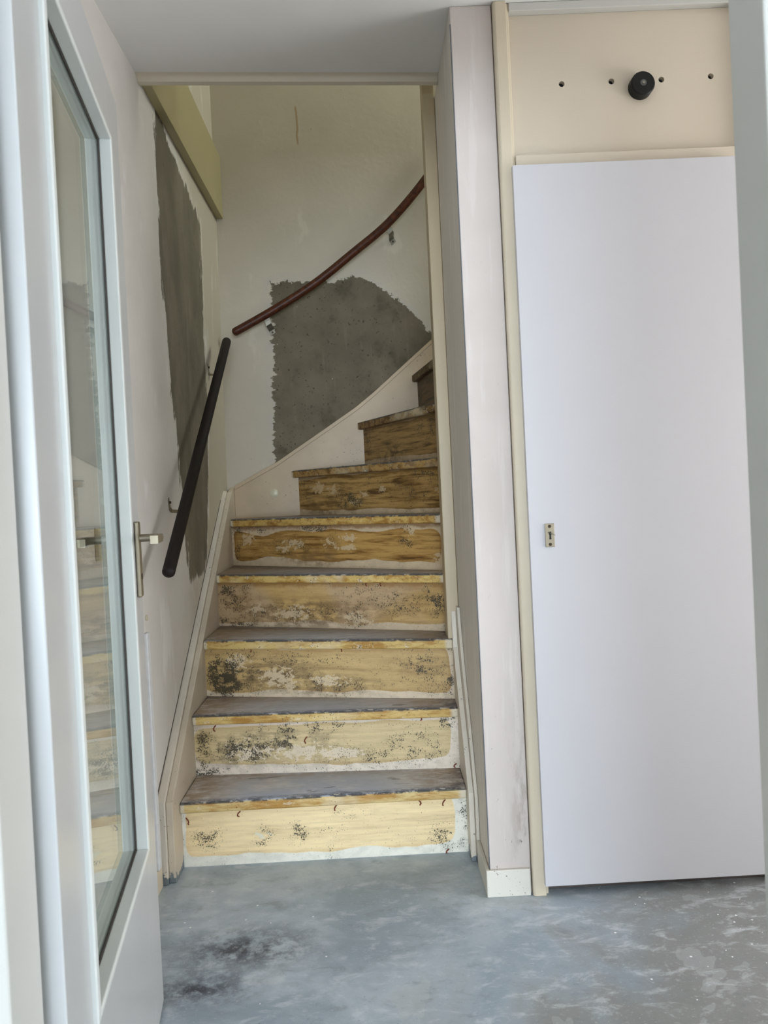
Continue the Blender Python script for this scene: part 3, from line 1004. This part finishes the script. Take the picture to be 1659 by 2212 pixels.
for (x0, z0, ax) in ((-0.447, 2.000, 0.5), (0.140, 2.402, 0.70)):
    d = Vector((math.sin(ax) * 0.6, 0, -math.cos(ax))).normalized()
    wd = Vector((math.cos(ax), 0, math.sin(ax)))
    P0 = Vector((x0, 0, z0))

    def pt(y, s):
        v = P0 + d * s
        return (v.x, y, v.z)
    b = B()
    ribbon(b, [pt(3.697, 0.0), pt(3.706, 0.004), pt(3.716, 0.010), pt(3.720, 0.020), pt(3.722, 0.036), pt(3.732, 0.043), pt(3.772, 0.044), pt(YBW - 0.006, 0.046), pt(YBW - 0.0018, 0.051), pt(YBW - 0.0018, 0.070)], wd, 0.027, 0.0028)
    br = mk('bracket', b, M_CHROME, h2)
    b = B()
    cyl(b, pt(YBW - 0.003, 0.060), (0, -1, 0), 0.0045, 0.004, 14)
    mk('screw', b, M_SCREW, br, smooth=True)

# ------------------------------------------------------------------ glazed door, standing open
d1 = S(empty('door_1', (-0.41, 0.98, 0)), 'open white door with a tall glass pane and lever handle at the left', 'door')
FAR = Vector((-0.534, 1.820, 0))
DIR = Vector((0.1483, -0.98894, 0))      # far edge -> hinge edge
NRM = Vector((0.98894, 0.1483, 0))       # face turned to the hall
LEN, LZ0, LZ1, LT = 0.85, 0.008, 2.066, 0.05


def leafbox(bm, s0, s1, n0, n1, z0, z1):
    def P(s, n, z):
        v = FAR + DIR * s + NRM * n
        return (v.x, v.y, z)
    loft(bm, [P(s0, n0, z0), P(s1, n0, z0), P(s1, n1, z0), P(s0, n1, z0)], [P(s0, n0, z1), P(s1, n0, z1), P(s1, n1, z1), P(s0, n1, z1)])


SF, SN, GZ0, GZ1 = 0.150, 0.705, 0.418, 1.928     # opening in the leaf


def leafpart(name, s0, s1, n0, n1, z0, z1, mat, parent=d1, bevel=0.002, seg=2):
    bm = B()
    leafbox(bm, s0, s1, n0, n1, z0, z1)
    return mk(name, bm, mat, parent, bevel, seg)


leafpart('stile', 0.0, SF, -LT, 0, LZ0, LZ1, M_LEAF)
leafpart('stile', SN, LEN, -LT, 0, LZ0, LZ1, M_LEAF)
leafpart('bottom_rail', SF, SN, -LT, 0, LZ0, GZ0, M_LEAF, bevel=0)
leafpart('top_rail', SF, SN, -LT, 0, GZ1, LZ1, M_LEAF, bevel=0)
BW = 0.013
for (n0, n1, nm) in ((-0.0165, 0.008, 'glazing_bead'), (-0.0180, -0.0167, 'glazing_seal'), (-LT - 0.004, -0.0245, 'rear_bead')):
    bv = 0.0025 if nm != 'glazing_seal' else 0.0
    bmat = M_BEAD if nm != 'glazing_seal' else M_SEAL
    leafpart(nm, SF - (0.006 if nm == 'glazing_bead' else 0), SF + BW, n0 if n1 < 0.001 else n0, n1, GZ0, GZ1, bmat, bevel=bv)
    leafpart(nm, SN - BW, SN + (0.006 if nm == 'glazing_bead' else 0), n0, n1, GZ0, GZ1, bmat, bevel=bv)
    leafpart(nm, SF + BW, SN - BW, n0, n1, GZ0, GZ0 + BW, bmat, bevel=bv)
    leafpart(nm, SF + BW, SN - BW, n0, n1, GZ1 - BW, GZ1, bmat, bevel=bv)
leafpart('glass_pane', SF + 0.002, SN - 0.002, -0.0238, -0.0185, GZ0 + 0.002, GZ1 - 0.002, M_GLASS, bevel=0)


def P3(s, n, z):
    v = FAR + DIR * s + NRM * n
    return (v.x, v.y, z)


for side in (1, -1):
    f = 0.0 if side == 1 else -LT
    pl = leafpart('handle_plate', 0.046, 0.080, f + (0.0003 if side == 1 else -0.010), f + (0.010 if side == 1 else -0.0003), 0.950, 1.117, M_STEEL, bevel=0.003)
    b = B()
    ln = 0.038 * side
    path = [P3(0.063, f + 0.009 * side, 1.080), P3(0.063, f + 0.018 * side + ln * 0.6, 1.080), P3(0.066, f + 0.016 * side + ln * 0.85, 1.080), P3(0.073, f + 0.016 * side + ln, 1.080), P3(0.085, f + 0.016 * side + ln, 1.080)]
    tube(b, path, 0.0085, 16, False)
    for q in range(1):
        leafbox(b, 0.083, 0.178, f + 0.008 * side + ln, f + 0.024 * side + ln, 1.0715, 1.0885)
    mk('lever', b, M_STEEL, pl, 0, smooth=True)
    b = B()
    cyl(b, P3(0.063, f + 0.009 * side, 0.995), NRM * side, 0.007, 0.0022, 18)
    mk('keyhole', b, M_SCREW, pl, smooth=True)

# ------------------------------------------------------------------ things on the left wall
sw = tag(empty('light_switch', (xw(1.102), 1.995, 1.06)), 'square ivory light switch on the left wall behind the glass door', 'switch')
bx('switch_frame', xw(1.102) + 0.0002, xw(1.102) + 0.010, 1.955, 2.037, 1.020, 1.102, M_IVORY, sw, 0.002)
bx('rocker', xw(1.102) + 0.0102, xw(1.102) + 0.015, 1.971, 2.021, 1.036, 1.086, M_IVORY, sw, 0.0015)
b = B()
box(b, xw(0.775) + 0.0003, xw(0.775) + 0.0125, 2.325, 2.353, 0.0705, 0.775)
tr = mk('cable_trunking', b, M_WPLAST, None, 0.003, 3)
tag(tr, 'white vertical cable duct on the left wall beside the glass door edge', 'cable duct')
b = B()
cyl(b, (xw(0.825) + 0.0003, 2.366, 0.815), (1, 0, 0), 0.0085, 0.003, 18)
o = mk('wall_plug', b, M_IVORY, None, 0.0008, smooth=True)
tag(o, 'tiny round wall plug just above the white cable duct', 'wall plug')

# ------------------------------------------------------------------ cupboard
cb = tag(empty('cupboard', (0.75, 2.20, 0)), 'built-in cupboard front with cream frame and beige panel above the white door', 'cupboard')
YC = 2.198
b = B()
prism_z(b, [(0.4035, YP + 0.03), (0.4035, YC + 0.006), (0.4065, YC + 0.0015), (0.411, YC), (0.440, YC), (0.440, YC + 0.012), (0.449, YC + 0.014), (0.449, YP + 0.03)], 0.0, HC - 0.001)
mk('frame_post', b, M_CREAM, cb, 0.0015)
bx('frame_post', 1.100, 1.140, YC, YP + 0.03, 0.0, HC - 0.001, M_CREAM, cb, 0.003)
bx('middle_rail', 0.4495, 1.0995, YC + 0.006, YP + 0.03, 2.030, 2.073, M_PANEL, cb, 0.002)
bx('head_rail', 0.4495, 1.0995, YC + 0.010, YP + 0.03, 2.4735, HC - 0.001, M_FRAME, cb, 0.002)
bx('plinth', 0.4495, 1.0995, YP + 0.02, YP + 0.05, 0.0, 0.06, M_KICK, cb, 0.002)

# beige panel with four drilled holes
PX0, PX1, PZ0, PZ1, PY = 0.4495, 1.0995, 2.0735, 2.473, 2.232
holes = [(0.5945, 2.2782), (0.7352, 2.2797), (0.8770, 2.2791), (1.0173, 2.2829)]
HR, CELL, NS = 0.0082, 0.02, 32
b = B()


def quad(*ps):
    b.faces.new([b.verts.new(p) for p in ps])


zr = sum(h[1] for h in holes) / 4
quad((PX0, PY, PZ0), (PX1, PY, PZ0), (PX1, PY, zr - CELL), (PX0, PY, zr - CELL))
quad((PX0, PY, zr + CELL), (PX1, PY, zr + CELL), (PX1, PY, PZ1), (PX0, PY, PZ1))
xs = PX0
for hx, hz in holes:
    quad((xs, PY, zr - CELL), (hx - CELL, PY, zr - CELL), (hx - CELL, PY, zr + CELL), (xs, PY, zr + CELL))
    xs = hx + CELL
    ring, sq, rear = [], [], []
    for i in range(NS):
        t = 2 * math.pi * (i + 0.5) / NS
        cx, sx = math.cos(t), math.sin(t)
        ring.append(b.verts.new((hx + HR * cx, PY, hz + HR * sx)))
        rear.append(b.verts.new((hx + HR * cx, PY + 0.015, hz + HR * sx)))
        m_ = max(abs(cx), abs(sx))
        sq.append(b.verts.new((hx + CELL * cx / m_, PY, zr + CELL * sx / m_)))
    for i in range(NS):
        j = (i + 1) % NS
        b.faces.new((sq[i], sq[j], ring[j], ring[i]))
        b.faces.new((ring[i], ring[j], rear[j], rear[i]))
    # square corners
    for (sx_, sz_) in ((1, 1), (-1, 1), (-1, -1), (1, -1)):
        cor = b.verts.new((hx + sx_ * CELL, PY, zr + sz_ * CELL))
        near = sorted(sq, key=lambda v: (v.co - cor.co).length)[:2]
        b.faces.new((cor, near[0], near[1]))
quad((xs, PY, zr - CELL), (PX1, PY, zr - CELL), (PX1, PY, zr + CELL), (xs, PY, zr + CELL))
bmesh.ops.remove_doubles(b, verts=b.verts[:], dist=1e-5)
mk('upper_panel', b, M_PANEL, cb)
bx('hole_shade', PX0, PX1, PY + 0.016, PY + 0.022, PZ0, PZ1, M_DARK, cb)  # dark sheet added to stand for the shade inside the drilled holes

# flat white cupboard door
d2 = S(empty('door_2', (0.44, 2.19, 0.036)), 'plain flat white cupboard door with a small metal latch', 'door')
bx('door_slab', 0.4345, 1.0515, 2.178, 2.1965, 0.036, 2.0355, M_DOORW, d2, 0.0012)
LY = 2.1778
lat = bx('latch_plate', 0.4775, 0.5030, LY - 0.0035, LY, 0.9815, 1.0465, M_STEEL, d2, 0.001)
for zz in (0.9890, 1.0390):
    b = B()
    cyl(b, (0.4903, LY - 0.0034, zz), (0, -1, 0), 0.0046, 0.0012, 18, 0.0036)
    cyl(b, (0.4903, LY - 0.0046, zz), (0, -1, 0), 0.0014, 0.0004, 10)
    mk('latch_screw', b, M_SCREW, lat, smooth=True)
b = B()
prism_y(b, [(0.4880 + q[0], 1.003 + q[1]) for q in ((0, 0), (0.006, 0), (0.0052, 0.010), (0.0068, 0.016), (0.0052, 0.021), (0.001, 0.021), (-0.001, 0.016), (0.0008, 0.010))], LY - 0.0040, LY - 0.0033)
mk('latch_slot', b, M_BLACK, lat)
b = B()
tube(b, [(0.4855, LY - 0.006, 1.0225), (0.4905, LY - 0.012, 1.0200), (0.5015, LY - 0.016, 1.0150)], 0.0011, 8)
mk('latch_pin', b, M_CHROME, lat, smooth=True)

# black rubber buffer
kb = tag(empty('rubber_buffer', (0.815, PY, 2.262)), 'black round rubber buffer with centre screw on the beige panel', 'buffer')
KX, KZ = 0.8145, 2.2575
b = B()
cyl(b, (KX, PY - 0.0003, KZ), (0, -1, 0), 0.0335, 0.027, 48)
cyl(b, (KX, PY - 0.0273, KZ), (0, -1, 0), 0.0335, 0.004, 48, 0.0305)
mk('body', b, M_BLACK, kb, 0, smooth=True)
b = B()
cyl(b, (KX, PY - 0.0312, KZ), (0, -1, 0), 0.0088, 0.0010, 24)
w_ = mk('washer', b, plain('grey_washer', (92, 96, 96), 0.4, 0.6), kb, smooth=True)
b = B()
cyl(b, (KX, PY - 0.0322, KZ), (0, -1, 0), 0.0042, 0.0018, 18)
mk('screw', b, M_CHROME, kb, smooth=True)
